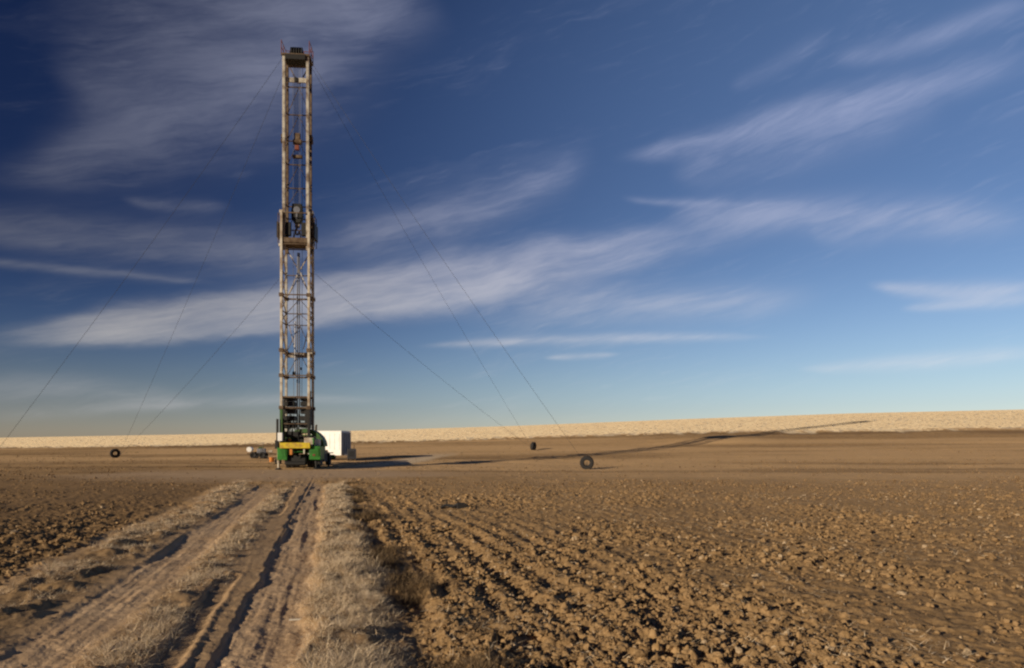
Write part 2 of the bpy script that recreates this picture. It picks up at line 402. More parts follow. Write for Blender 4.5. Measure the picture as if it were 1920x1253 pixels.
def sample(n, s0, s1, y0, y1, key, seed):
    """points in the band s0..s1, denser close to the viewer"""
    q = RNG.uniform(0, 1, n*4)**(.8 if key == 4 else 1); y = y0*(y1/y0)**q
    s = RNG.uniform(s0, s1, n*4); x = s-SC*y
    z = zones(x, y); m = z[key]*z[1]
    if key != 4: m = m*np.clip(fbm(x*1.6, y*1.1, seed, 3)*4+.12, .01, 1)
    else: m = m*np.clip(fbm(x*1.6, y*1.1, seed, 3)*3+.75, .08, 1)
    k = RNG.uniform(0, 1, n*4) < m; x, y = x[k][:n], y[k][:n]
    return np.stack([x, y, GZ(x, y)-.008], 1)
M_GRASS = tone_mat("dry_grass", (.78, .59, .38), (.90, .73, .51), (.36, .25, .14))
def tufts(name, n, band, key, seed, hmul=1.0, **pr):
    P = sample(n, band[0], band[1], 3.2, 34, key, seed); k = len(P)
    far = np.clip(P[:, 1]/9, .8, 3)
    L = RNG.uniform(.04, .13, k)*hmul*(.55+1.5*np.clip(fbm(P[:, 0]*2.4, P[:, 1]*1.9, seed+5, 2)+.25, 0, 1))
    return ribbons(name, P, L, RNG.uniform(.0022, .0055, k)*far, RNG.uniform(0.2, 1.3, k), RNG.uniform(.3, 2.2, k), M_GRASS, **pr)
tufts("verge_grass", 120000, (-.5, 1.6), 4, 301, 1.0, label="matted pale dry grass along the right side of the dirt tracks", category="grass")
tufts("median_grass", 26000, (-2.4, -.8), 5, 311, 1.0, label="patchy dry grass between the two wheel tracks", category="grass")
tufts("left_verge_grass", 42000, (-6, -2.3), 6, 321, 1.3, label="clumps of dry grass between left track and ploughed field", category="grass")
bpy.data.objects["left_verge_grass"].name = "side_grass"
def clumps(name, n, band, key, seed, per, **pr):
    """separate tussocks: blades fan outwards from a common root"""
    C = sample(n, band[0], band[1], 3.3, 33, key, seed); m = len(C); rad = RNG.uniform(.02, .075, m)*np.clip(C[:, 1]/12, 1, 1.8)
    i = np.repeat(np.arange(m), per); a = RNG.uniform(0, 6.283, len(i)); q = RNG.uniform(0, 1, len(i))**.5
    x = C[i, 0]+np.cos(a)*q*rad[i]; y = C[i, 1]+np.sin(a)*q*rad[i]*.8
    P = np.stack([x, y, GZ(x, y)-.012], 1); hh = RNG.uniform(.6, 1.5, m)[i]; far = np.clip(y/9, .8, 2.6)
    return ribbons(name, P, RNG.uniform(.05, .13, len(i))*hh, RNG.uniform(.0022, .005, len(i))*far, .15+q*.8+RNG.normal(0, .2, len(i)), RNG.uniform(.3, 1.9, len(i)), M_GRASS,
                   ang=a+RNG.normal(0, .5, len(i)), **pr)
clumps("median_tussocks", 900, (-2.3, -.9), 5, 331, 55, label="pale tussocks of dead grass standing between the wheel tracks", category="grass")
clumps("side_tussocks", 1200, (-5.6, -2.4), 6, 341, 60, label="pale tussocks of dead grass left of the left wheel track", category="grass")
clumps("verge_tussocks", 900, (-.4, 1.2), 4, 351, 55, label="bent straw coloured tussocks on the right verge", category="grass")
# weed clumps at the verge edge, coloured dark to stand for its cast shadow
def weeds(n):
    q = RNG.uniform(0, 1, n*3); y = 4.2*(33/4.2)**q; s = .82+RNG.normal(0, .17, n*3)+np.where(y < 8, .12, 0); x = s-SC*y
    k = RNG.uniform(0, 1, n*3) < np.clip(fbm(x*.9+4, y*.75, 63, 2)*5-.35, 0, 1); x, y = x[k][:n], y[k][:n]; k = len(x)
    P = np.stack([x, y, GZ(x, y)-.01], 1)
    return ribbons("shade_dark_weeds", P, RNG.uniform(.04, .17, k)*np.clip(y/12+.6, 1, 1.4), RNG.uniform(.003, .007, k)*np.clip(y/9, .8, 3), RNG.uniform(0.1, 1.3, k), RNG.uniform(.2, 2.2, k),
        tone_mat("shade_dry_weed", (.14, .090, .045), (.30, .205, .115), (.06, .040, .02)), label="dark dry weeds in clumps where the verge meets the ploughed field", category="weeds")
weeds(26000)

# stubble on the far slope, upright stalks catching the low sun
n = 80000
q = RNG.uniform(0, 1, n); y = 97+(182-97)*q; x = RNG.uniform(-.95, .95, n)*y
kk = y > 99.5+fbm(x*.12, y*.05, 51, 3)*3+RNG.normal(0, 1.3, n)
x, y = x[kk], y[kk]; k = len(x)
P = np.stack([x, y, GZ(x, y, .5)-.02], 1)
M_STUB = tone_mat("stubble", (.51, .42, .29), (.58, .485, .34), (.46, .36, .24))
ribbons("straw_stubble", P, RNG.uniform(.05, .09, k), RNG.uniform(.35, .75, k), RNG.uniform(0, .35, k), RNG.uniform(0, .1, k), M_STUB, seg=1, jit=.04, ang=RNG.normal(-np.pi/2-.2, .06, k),
        label="pale golden stubble covering the far rising field", category="stubble")

# straw litter on the ploughed soil
def litter(name, n, s0, s1, y0, y1, **pr):
    q = RNG.uniform(0, 1, n); y = y0*(y1/y0)**q; s = RNG.uniform(s0, s1, n)*np.clip(y/6, .8, 9); x = s-SC*y
    kk = RNG.uniform(0, 1, n) < np.clip(fbm(x*.7, y*.5, 401, 3)*2.2+.4, .04, 1); x, y = x[kk], y[kk]; k = len(x)
    P = np.stack([x, y, GZ(x, y)+.004], 1); far = np.clip(y/8, .8, 3.5)
    return ribbons(name, P, RNG.uniform(.03, .13, k), RNG.uniform(.003, .007, k)*far, RNG.uniform(1.0, 1.5, k), RNG.uniform(-.2, .5, k), M_GRASS, seg=2, **pr)
litter("straw_litter", 20000, .8, 7.5, 4, 26, label="bits of straw scattered over the ploughed field", category="straw")

# loose clods
def clods(name, n, ya, yb, r0, r1, sub, far, cols, **pr):
    import bmesh
    bm = bmesh.new(); bmesh.ops.create_icosphere(bm, subdivisions=sub, radius=1)
    bv = np.array([v.co[:] for v in bm.verts]); bf = np.array([[v.index for v in f.verts] for f in bm.faces]); bm.free()
    q = RNG.uniform(0, 1, n); y = ya*(yb/ya)**q; x = RNG.uniform(-.95, .95, n)*y
    z = zones(x, y); m = (z[7]+z[8]*.4+z[5]*.15)*np.clip(fbm(x*.5, y*.3, 91, 3)*1.6+.55, .1, 1)*(1-.15*sst(10, 30, y)) if not far else (z[7]*z[1]+(1-z[1]))*(1-z[9])*np.clip(fbm(x*.06, y*.3, 95, 3)*2+.6, .1, 1)
    if far: m = m*(.35+.65*sst(24, 50, y))
    kk = RNG.uniform(0, 1, n) < m; x, y = x[kk], y[kk]; k = len(x)
    r = (r0+r1*RNG.uniform(0, 1, k)**3)*(1 if far else np.clip(y/7, .9, 1.35))
    sc_ = r[:, None]*RNG.uniform(.65, 1.3, (k, 3)); sc_[:, 2] *= .8
    bump = 1+.30*np.sin(bv[None, :, 0]*3.1+RNG.uniform(0, 6, (k, 1)))*np.cos(bv[None, :, 1]*2.7+RNG.uniform(0, 6, (k, 1)))+RNG.normal(0, .17, (k, len(bv)))
    V = bv[None]*bump[..., None]*sc_[:, None, :]
    a = RNG.uniform(0, 6.28, k); ca, sa = np.cos(a)[:, None], np.sin(a)[:, None]
    V = np.stack([V[..., 0]*ca-V[..., 1]*sa, V[..., 0]*sa+V[..., 1]*ca, V[..., 2]], -1)
    V = V+np.stack([x, y, GZ(x, y)+r*.25], 1)[:, None, :]
    F = bf[None]+(np.arange(k)*len(bv))[:, None, None]
    tn = np.zeros((k, 4)); tn[:, 0] = RNG.uniform(0, 1, k); tn[:, 1] = (RNG.uniform(0, 1, k) > .94)*.8; tn[:, 3] = 1
    return add(name, mesh_np(name, V.reshape(-1, 3), F.reshape(-1, 3), {"tone": np.repeat(tn, len(bv), 0)}), tone_mat(name, *cols), kind='stuff', **pr)
clods("soil_clods", 56000, 4.0, 34, .008, .028, 2, False, ((.19, .118, .056), (.33, .212, .104), (.44, .33, .21)), label="loose brown clods lying on the near ploughed soil", category="clods")
clods("distant_clods", 34000, 26, 98, .016, .050, 1, True, ((.14, .088, .044), (.29, .185, .092), (.34, .23, .13)), label="clods dotted over the middle and far ploughed field", category="clods")

# ------------------------------------------------------------------ mesh builder
class MB:
    def __init__(s): s.v, s.f, s.b = [], [], []
    def _add(s, vs, fs):
        b = len(s.v); g0 = len(s.f); s.v += [tuple(v) for v in vs]; s.f += [tuple(b+i for i in f) for f in fs]; s.b.append((b, len(s.v), g0, len(s.f))); return s
    def box(s, c, d, rz=0, bev=0):
        x, y, z = d[0]/2, d[1]/2, d[2]/2; m = Matrix.Rotation(rz, 3, 'Z')
        vs = [Vector(c)+m @ Vector((sx*x, sy*y, sz*z)) for sz in (-1, 1) for sy in (-1, 1) for sx in (-1, 1)]
        return s._add(vs, [(0, 2, 3, 1), (4, 5, 7, 6), (0, 1, 5, 4), (2, 6, 7, 3), (0, 4, 6, 2), (1, 3, 7, 5)])
    def beam(s, p, q, w, h=None):
        p, q = Vector(p), Vector(q); d = (q-p).normalized(); h = h or w
        a = Vector((0, 0, 1)) if abs(d.z) < .9 else Vector((0, 1, 0))
        u = d.cross(a).normalized()*w/2; v = u.cross(d).normalized()*h/2
        vs = [e+i*u+j*v for e in (p, q) for i, j in ((-1, -1), (1, -1), (1, 1), (-1, 1))]
        return s._add(vs, [(0, 3, 2, 1), (4, 5, 6, 7), (0, 1, 5, 4), (1, 2, 6, 5), (2, 3, 7, 6), (3, 0, 4, 7)])
    def tube(s, p, q, r, n=10, r2=None):
        p, q = Vector(p), Vector(q); d = (q-p).normalized(); r2 = r if r2 is None else r2
        a = Vector((0, 0, 1)) if abs(d.z) < .9 else Vector((0, 1, 0))
        u = d.cross(a).normalized(); v = d.cross(u)
        vs = [e+(u*math.cos(2*math.pi*i/n)+v*math.sin(2*math.pi*i/n))*k for e, k in ((p, r), (q, r2)) for i in range(n)]
        return s._add(vs, [(i, (i+1) % n, n+(i+1) % n, n+i) for i in range(n)]+[tuple(range(n))[::-1], tuple(range(n, 2*n))])
    def path(s, pts, r, n=8):
        for a, b in zip(pts, pts[1:]): s.tube(a, b, r, n)
        return s
    def lathe(s, c, axis, prof, n=28):
        """prof = closed list of (radius, offset along axis)"""
        ax = Vector(axis).normalized(); a = Vector((0, 0, 1)) if abs(ax.z) < .9 else Vector((0, 1, 0))
        u = ax.cross(a).normalized(); v = ax.cross(u); m = len(prof)
        vs = [Vector(c)+ax*o+(u*math.cos(2*math.pi*i/n)+v*math.sin(2*math.pi*i/n))*r for i in range(n) for r, o in prof]
        return s._add(vs, [(i*m+j, i*m+(j+1) % m, ((i+1) % n)*m+(j+1) % m, ((i+1) % n)*m+j) for i in range(n) for j in range(m)])
    def prism(s, pts, y0, y1):
        """polygon in x,z extruded along y"""
        n = len(pts); vs = [(x, y0, z) for x, z in pts]+[(x, y1, z) for x, z in pts]
        return s._add(vs, [(i, (i+1) % n, n+(i+1) % n, n+i) for i in range(n)]+[tuple(range(n))[::-1], tuple(range(n, 2*n))])
    def each(s, name, m, parent=None, bevel=0):
        """every primitive becomes a part of its own"""
        for (v0, v1, f0, f1) in s.b:
            t = MB(); t.v = s.v[v0:v1]; t.f = [tuple(i-v0 for i in f) for f in s.f[f0:f1]]; t.build(name, m, parent, bevel)
    def build(s, name, m, parent=None, bevel=0, **pr):
        me = bpy.data.meshes.new(name); me.from_pydata(s.v, [], s.f); me.update()
        import bmesh
        bm = bmesh.new(); bm.from_mesh(me); bmesh.ops.recalc_face_normals(bm, faces=bm.faces)
        bm.to_mesh(me); bm.free()
        o = add(name, me, m, parent, **pr)
        if bevel:
            bv = o.modifiers.new("bevel", 'BEVEL'); bv.width = bevel; bv.segments = 2; bv.limit_method = 'ANGLE'
        return o
def empty(name, loc, rz=0, **pr):
    o = bpy.data.objects.new(name, None); COL.objects.link(o); o.location = loc; o.rotation_euler = (0, 0, rz)
    o.empty_display_size = .3
    for k, v in pr.items(): o[k] = v
    return o

M_PALE = mat("weathered_cream_paint", (.50, .46, .38), .55, 0, col2=(.13, .082, .05), scale=1.3, bump=.2)
M_PALE2 = mat("worn_white_paint", (.62, .56, .45), .5, 0, col2=(.27, .19, .12), scale=1.1, bump=.2)
M_RUST = mat("rusted_steel", (.095, .058, .034), .8, .1, col2=(.17, .12, .075), scale=3, bump=.3)
M_STEEL = mat("grey_steel", (.23, .23, .25), .5, .5, var=.4, scale=5)
M_DARK = mat("oily_dark_steel", (.035, .033, .030), .6, .3, var=.5, scale=6)
M_GREEN = mat("green_paint", (.04, .20, .03), .42, 0, col2=(.03, .12, .02), scale=1.8, bump=.05)
M_GREEN2 = mat("dull_green_paint", (.055, .13, .035), .6, 0, col2=(.05, .06, .03), scale=2.5, bump=.1)
M_YEL = mat("yellow_paint", (.66, .50, .03), .45, 0, col2=(.42, .26, .05), scale=3)
M_ORANGE = mat("orange_paint", (.65, .24, .05), .5, 0, var=.3)
M_RED = mat("red_paint", (.20, .045, .03), .5, 0, var=.3, col2=(.2, .07, .04))
M_WHITE = mat("white_enamel", (.90, .88, .84), .35, 0, col2=(.84, .82, .76), scale=1.2)
M_RUB = mat("tyre_rubber", (.022, .021, .022), .8, 0, col2=(.032, .028, .025), scale=4, bump=.2)
M_GLASS = mat("dark_glass", (.03, .04, .05), .1, 0, var=.2, spec=.6)
M_WIRE = mat("steel_cable", (.07, .07, .075), .5, .4, var=.3)
M_WOOD = mat("weathered_wood", (.55, .49, .40), .8, 0, var=.3, scale=20)

def zp(y): return 1.6+(840-y)*.0400
RX, RY = -16.22, 51.6
RZ0 = gz(-16, 51)
rig = empty("drilling_rig", (RX, RY, RZ0), R(5), label="tall green oil well service rig with pale lattice mast standing at the track's end", category="drilling rig")

def wheel(parent, c, r, w, axis=(1, 0, 0), rimmat=M_DARK, lugs=16, name="wheel"):
    t = MB(); h = w/2
    prof = [(r*.56, -h*.8), (r*.62, -h), (r*.88, -h), (r*.97, -h*.75), (r, -h*.3), (r, h*.3), (r*.97, h*.75), (r*.88, h), (r*.62, h), (r*.56, h*.8)]
    t.lathe(c, axis, prof, 28)
    ax = Vector(axis).normalized(); u = ax.cross(Vector((0, 0, 1))).normalized(); v = ax.cross(u)
    for i in range(lugs):
        a = 2*math.pi*i/lugs; o = (u*math.cos(a)+v*math.sin(a))
        p = Vector(c)+o*(r*.985); t.beam(p-ax*h*.85, p+ax*h*.85, r*.09, r*.05)
    wobj = t.build("wheel" if name == "wheel" else name, M_RUB, parent)
    rm = MB(); rm.lathe(c, axis, [(0.02, -h*.35), (r*.30, -h*.35), (r*.46, -h*.75), (r*.57, -h*.8), (r*.57, h*.8), (r*.46, h*.75), (r*.30, h*.35), (.02, h*.35)], 20)
    for i in range(8):
        a = 2*math.pi*i/8; p = Vector(c)+(u*math.cos(a)+v*math.sin(a))*r*.2
        rm.tube(p-ax*h*.5, p+ax*h*.5, .018, 6)
    rm.build("rim", rimmat, wobj)
    return wobj

# ---- carrier
def carrier():
    m = MB()
    for sx in (-.45, .45): m.beam((sx, -1.3, .95), (sx, 9.2, .95), .12, .28)
    for y in (-1.1, .2, 1.6, 3.0, 4.6, 6.4, 8.0): m.beam((-.45, y, .95), (.45, y, .95), .1, .2)
    for y in (1.5, 2.85, 7.4): m.tube((-1.0, y, .55), (1.0, y, .55), .09); m.lathe((0, y, .55), (1, 0, 0), [(.02, -.25), (.2, -.15), (.26, 0), (.2, .15), (.02, .25)], 14)
    ch = m.build("chassis", M_DARK, rig)
    for y in (1.5, 2.85):
        for sx in (-1, 1):
            wheel(rig, (sx*.98, y, .55), .55, .30); wheel(rig, (sx*.64, y, .55), .55, .28)
    for sx in (-1, 1): wheel(rig, (sx*.98, 7.4, .55), .55, .34)
    d = MB(); d.box((0.1, 1.9, 1.22), (3.0, 4.2, .10)); d.box((0, 6.3, 1.18), (2.6, 3.6, .08)); d.build("deck", M_GREEN2, rig, .01)
    # rear face: green side boxes, yellow beam
    b = MB(); b.box((-.78, -1.05, 1.17), (.70, .8, .92)); b.box((-.78, -1.47, 1.20), (.55, .03, .5)); b.build("side_locker", M_GREEN, rig, .03)
    b = MB(); b.box((1.58, -.75, 1.24), (.80, 1.5, 1.0)); b.box((1.58, -1.52, 1.27), (.6, .03, .56)); b.build("side_locker", M_GREEN, rig, .03)
    b = MB(); b.box((.20, -1.62, 1.78), (2.15, .22, .42)); b.build("rear_beam", M_YEL, rig, .02)
    b = MB()
    b.box((-.12, -1.5, 1.35), (.18, .14, .5)); b.build("bracket", M_ORANGE, rig, .01)
    b = MB(); b.box((.82, -1.5, 1.38), (.10, .12, .44)); b.build("bracket", M_PALE2, rig, .01)
    b = MB(); b.box((1.52, -1.535, 1.08), (.18, .02, .14)); b.build("reflector", M_RED, rig)
    b = MB()                                                         # undercarriage clutter
    b.box((0.1, -.9, .62), (1.5, .7, .5)); b.box((.2, .3, .72), (1.8, .8, .35)); b.tube((-.5, -1.4, .45), (.9, -1.4, .45), .16, 12)
    b.box((1.55, -.3, .56), (.6, 1.0, .36)); b.box((1.3, 3.0, .8), (.5, 1.6, .6)); b.box((-1.3, 4.6, .85), (.5, 1.4, .6))
    b.each("underframe", M_DARK, rig, .02)
    for i, sx in enumerate((-1.12, 1.6)):                                # levelling jacks
        for y in (-1.1, 4.0):
            j = MB(); j.tube((sx, y, .1), (sx, y, 1.1), .075, 12); j.tube((sx, y, .5), (sx, y, 1.25), .11, 12)
            jo = j.build("levelling_jack", M_PALE2 if i == 0 else M_DARK, rig)
            k = MB(); k.lathe((sx, y, .03), (0, 0, 1), [(.01, -.05), (.26, -.05), (.26, .02), (.12, .09), (.01, .09)], 16); k.build("jack_pad", M_DARK, jo)
carrier()

# ---- drawworks with curved hood
def drawworks():
    m = MB()
    cx, cz, r = .60, 1.72, 1.48
    arc = [(cx+math.cos(a)*r, cz+math.sin(a)*r*.90) for a in [math.pi*k/18 for k in range(0, 13)]]
    inner = [(cx+math.cos(a)*(r-.30), cz+math.sin(a)*(r-.30)*.86) for a in [math.pi*k/18 for k in range(12, -1, -1)]]
    for k in range(12):
        m.prism([arc[k], arc[k+1], inner[11-k], inner[12-k]], -.55, .9)
    dw = m.build("drawworks_guard", M_GREEN2, rig)
    d = MB(); d.tube((-.75, .55, 2.05), (1.05, .55, 2.05), .34, 20); d.tube((-.78, .55, 2.05), (-.70, .55, 2.05), .56, 24); d.tube((1.0, .55, 2.05), (1.08, .55, 2.05), .56, 24)
    for k in range(22): d.lathe((-.62+k*.072, .55, 2.05), (1, 0, 0), [(.33, -.03), (.40, 0), (.33, .03)], 20)
    d.build("cable_drum", M_DARK, rig)
    e = MB(); e.box((.05, 1.9, 1.9), (1.7, 1.3, 1.1)); e.box((.05, 1.9, 2.5), (1.3, 1.0, .12)); e.build("gearbox", M_RUST, rig, .04)
    g = MB(); g.prism([(-1.12, 1.3), (-.1, 1.3), (-.1, 2.45), (-.45, 2.85), (-1.12, 2.85)], .15, .35); g.build("control_cabinet_back", M_GREEN2, rig, .02)
    g = MB(); g.box((1.1, -1.0, 2.05), (.70, .5, .62)); g.build("tank", M_PALE2, rig, .05)
    g = MB(); g.box((1.62, -.6, 2.0), (.42, .6, .5)); g.build("hydraulic_tank", M_WHITE, rig, .05)
    g = MB(); g.tube((1.42, -1.2, 1.55), (1.42, -1.2, 2.2), .07, 12); g.tube((1.42, -1.2, 2.2), (1.42, -1.2, 2.32), .11, 12); g.build("filler_post", M_GREEN, rig)
    g = MB(); g.box((-1.0, -1.0, 2.42), (.34, .35, .62)); g.build("instrument_box", M_WHITE, rig, .03)
    g = MB(); g.box((0, -.2, 2.0), (1.9, .35, .55)); g.tube((-.6, -.5, 2.5), (.5, -.5, 2.5), .12, 12); g.box((-.2, -.35, 2.62), (1.1, .5, .42)); g.build("brake_housing", M_DARK, rig, .03)
    g = MB(); g.box((-.4, -.75, 2.2), (.16, .1, .14)); g.build("brake_lever_box", M_ORANGE, rig, .01)
    # engine house and cab at the front of the carrier
    h = MB(); h.prism([(-.95, 1.22), (.95, 1.22), (.95, 2.25), (.78, 2.42), (-.78, 2.42), (-.95, 2.25)], 3.0, 6.2); h.build("engine_cover", M_GREEN, rig, .02)
    h = MB(); h.prism([(-1.2, 1.22), (-.1, 1.22), (-.1, 2.6), (-.25, 2.72), (-1.08, 2.72), (-1.2, 2.6)], 6.6, 8.2)
    cb = h.build("cab", M_GREEN, rig, .03)
    for y0, nx in ((6.59, 0), (8.21, 0)): MB().box((-.65, y0, 2.25), (.85, .02, .5)).build("window", M_GLASS, cb)
    MB().box((-1.21, 7.4, 2.2), (.02, 1.0, .5)).build("window", M_GLASS, cb)
    for sx in (-.9, .4): MB().lathe((sx, 9.25, 1.1), (0, 1, 0), [(.01, 0), (.1, 0), (.1, .05), (.01, .07)], 16).build("headlight", M_WHITE, rig)
    MB().box((0, 9.3, .85), (2.4, .14, .3)).build("front_bumper", M_GREEN, rig, .02)
    p = MB(); p.path([(.6, 4.0, 2.4), (.6, 4.0, 3.3), (.6, 4.15, 3.45)], .08, 12); p.build("exhaust_stack", M_RUST, rig)
    # left-hand upright with stand pipe and hoses
    q = MB(); q.beam((-1.25, -.9, 1.55), (-1.25, -.9, 3.75), .14, .16); q.beam((-1.2, -.6, 1.3), (-1.36, -.6, 3.3), .08); q.box((-1.28, -.9, 1.85), (.24, .3, .62)); q.build("stand_pipe", M_DARK, rig, .01)
    # tangled hoses and rams round the mast foot
    q = MB()
    for k in range(9):
        x0 = random.uniform(-1.0, 1.0); z0 = random.uniform(2.3, 3.2); x1 = random.uniform(-.9, .9); y0 = random.uniform(-.8, .6)
        pts = [(x0+(x1-x0)*t/8, y0+math.sin(t)*.1, z0+1.3*math.sin(math.pi*t/8)-.5*t/8) for t in range(9)]
        q.path(pts, .035, 6); q.build("hydraulic_hose", M_DARK, rig); q = MB()
drawworks()

# ---- masts
def leg(parent, x, y, z0, z1, w, m):
    b = MB(); b.beam((x, y, z0), (x, y, z1), w, w)
    z = z0+.8
    while z < z1-.3:
        b.box((x, y, z), (w*1.14, w*1.14, .07)); z += 1.9
    return b.build("leg", m, parent, .012)
def masts():
    # lower section
    X0, Y0, Z0, Z1 = 1.0, .75, 1.27, zp(400)
    gb = MB(); b = MB(); lv = [zp(v) for v in (795, 765, 745, 705, 658, 605, 583, 555, 510, 460, 402)]
    for i, z in enumerate(lv):
        hv = z in (zp(705), zp(555), zp(765), zp(745))
        w = .11 if hv else .065
        for sy in (-1, 1):
            if sy == 1 or z > 16 or z < 6 : b.beam((-X0, sy*Y0, z), (X0, sy*Y0, z), w)
            elif hv: gb.beam((-X0-.12, sy*Y0-.08, z), (X0+.12, sy*Y0-.08, z), .08)
        for sx in (-1, 1): b.beam((sx*X0, -Y0, z), (sx*X0, Y0, z), w)
    for i in range(3, len(lv)-1):
        z0, z1 = lv[i], lv[i+1]
        for sx in (-1, 1):
            s = 1 if i % 2 else -1; b.beam((sx*X0, -s*Y0, z0), (sx*X0, s*Y0, z1), .055)
            b.beam((sx*X0, s*Y0, z0), (sx*X0, -s*Y0, z1), .045)
        if i < 8: b.beam((-X0, Y0, z0), (0, Y0, z1), .045); b.beam((X0, Y0, z0), (0, Y0, z1), .045)
    lower = b.build("lower_mast_section", M_RUST, rig); gb.each("girt", M_RUST, lower)
    for sx in (-1, 1):
        leg(lower, sx*X0, -Y0, zp(768), Z1, .17, M_PALE2); leg(lower, sx*X0, Y0, Z0, Z1, .17, M_PALE)
        k = MB(); k.beam((sx*X0, -Y0, Z0), (sx*X0, -Y0, zp(768)), .2, .2); k.build("leg_foot", M_GREEN2 if sx < 0 else M_DARK, lower, .012)
    k = MB()
    for (za, zb) in ((zp(460), zp(500)), (zp(500), zp(555))):           # pale V braces on the back face
        if za > zb: za, zb = za, zb
    k.beam((-X0+.1, Y0-.12, zp(462)), (-.05, Y0-.12, zp(500)), .07); k.beam((X0-.1, Y0-.12, zp(462)), (.05, Y0-.12, zp(500)), .07)
    k.beam((0, Y0-.12, zp(500)), (-X0+.1, Y0-.12, zp(553)), .06); k.beam((0, Y0-.12, zp(500)), (X0-.1, Y0-.12, zp(553)), .06)
    k.beam((-.75, Y0-.12, zp(606)), (-.3, Y0-.12, zp(652)), .06); k.beam((.75, Y0-.12, zp(606)), (.3, Y0-.12, zp(652)), .06)
    k.each("brace", M_PALE2, lower)
    k = MB(); k.box((.05, Y0, zp(663)), (2.0, .14, .34)); k.box((-X0, -.1, zp(658)), (.30, .3, .34)); k.box((X0, -.1, zp(658)), (.30, .3, .34)); k.build("lock_beam", M_PALE, lower, .01)
    # dark machinery at the mast foot
    k = MB()
    for z, h in ((zp(748), .26), (zp(757), .34), (zp(771), .36), (zp(784), .34), (zp(797), .4)): k.box((-.52, .1, z), (.72, .9, h)); k.box((.60, .1, z), (.62, .9, h))
    k.box((.86, -.1, zp(780)), (.42, .9, 1.25)); k.box((-.78, .2, zp(792)), (.4, .8, .9)); k.tube((-.95, -.4, 1.3), (-.95, -.1, 5.4), .09, 12); k.tube((.95, -.4, 1.3), (.95, -.1, 5.9), .09, 12)
    k.each("raising_ram", M_DARK, lower, .02)
    # joint collars
    for z in (zp(705), zp(658), zp(555), zp(765)):
        c = MB()
        for sx in (-1, 1):
            for sy in (-1, 1): c.box((sx*X0, sy*Y0, z), (.32, .3, .26))
        c.each("joint_collar", M_RUST, lower, .01)
    # upper section
    X1, Y1, U0, U1 = .87, .52, zp(470), zp(104)
    b = MB(); lv = [zp(v) for v in (455, 425, 380, 345, 300, 255, 205, 152, 110)]
    for i, z in enumerate(lv):
        b.beam((-X1, Y1, z), (X1, Y1, z), .07)
        for sx in (-1, 1): b.beam((sx*X1, -Y1, z), (sx*X1, Y1, z), .07)
        if i:
            for sx in (-1, 1):
                s = 1 if i % 2 else -1; b.beam((sx*X1, -s*Y1, lv[i-1]), (sx*X1, s*Y1, z), .05)
    for i in range(1, 7):
        b.beam((-X1, Y1, lv[i]), (0, Y1, lv[i+1]), .04); b.beam((X1, Y1, lv[i]), (0, Y1, lv[i+1]), .04)
    b.beam((-X1+.1, Y1, zp(110)), (-.05, Y1, zp(145)), .07); b.beam((X1-.1, Y1, zp(110)), (.05, Y1, zp(145)), .07)
    upper = b.build("upper_mast_section", M_RUST, rig)
    for sx in (-1, 1):
        leg(upper, sx*X1, -Y1, U0, U1, .20, M_PALE); leg(upper, sx*X1, Y1, U0, U1, .19, M_RUST)
    k = MB(); k.box((0, -Y1+.16, zp(150)), (1.55, .1, .34)); k.build("cross_beam", M_PALE, upper, .01)
    k = MB(); k.box((-.02, -Y1+.08, zp(150)), (.2, .12, .34)); k.build("sheave", M_DARK, upper, .01)
    k = MB()
    for sx in (-1, 1): k.box((sx*(X1+.16), -.1, zp(254)), (.22, .4, .24)); k.tube((sx*(X1+.22), -.1, zp(262)), (sx*(X1+.3), -.1, zp(262)), .17, 12)
    k.each("guy_bracket", M_RUST, upper)
    k = MB(); k.box((0, 0, zp(255)), (.42, .3, .7)); k.tube((-.3, 0, zp(262)), (.3, 0, zp(262)), .2, 12); k.box((0, 0, zp(290)), (.7, .25, .22)); k.each("hose_saddle", M_RUST, upper, .02)
    k = MB(); k.box((0, -.1, zp(274)), (.3, .22, .35)); k.build("floodlight", M_RED, upper, .02)
    # crown
    k = MB(); k.box((0, 0, zp(106)), (2.1, 1.4, .16)); k.box((0, 0, zp(112)), (1.5, 1.0, .26)); cr = k.build("crown_platform", M_RUST, rig, .01)
    k = MB()
    for dx_ in (-.36, -.18, 0, .18, .36): k.lathe((dx_, -.1, zp(97)), (1, 0, 0), [(.05, -.05), (.46, -.05), (.42, 0), (.46, .05), (.05, .05)], 22)
    k.box((0, -.1, zp(100)), (1.0, .5, .34)); k.box((0, -.3, zp(111)), (1.45, .9, .36)); k.build("crown_sheave", M_DARK, cr)
    k = MB()
    for sx in (-1.02, 1.02):
        for sy in (-.68, 0, .68): k.tube((sx, sy, zp(106)), (sx, sy, zp(80)), .028, 6)
        for z in (zp(81), zp(93)): k.tube((sx, -.68, z), (sx, .68, z), .025, 6)
    for z in (zp(81), zp(93)): k.tube((-1.02, .68, z), (1.02, .68, z), .022, 6)
    for sx in (-.35, .35): k.tube((sx, .68, zp(106)), (sx, .68, zp(81)), .022, 6)
    k.build("guard_rail", M_RED, cr)
    # travelling block and lines
    k = MB(); k.prism([(-.34, zp(380)), (.34, zp(380)), (.42, zp(395)), (.40, zp(408)), (.22, zp(416)), (-.22, zp(416)), (-.40, zp(408)), (-.42, zp(395))][::-1], -.22, .22)
    tb = k.build("travelling_block", M_DARK, rig, .03)
    k = MB(); k.lathe((0, -.24, zp(392)), (0, 1, 0), [(.01, -.02), (.25, -.02), (.25, .02), (.01, .02)], 18); k.box((0, -.24, zp(404)), (.12, .05, .4)); k.build("sheave_cover", M_STEEL, tb)
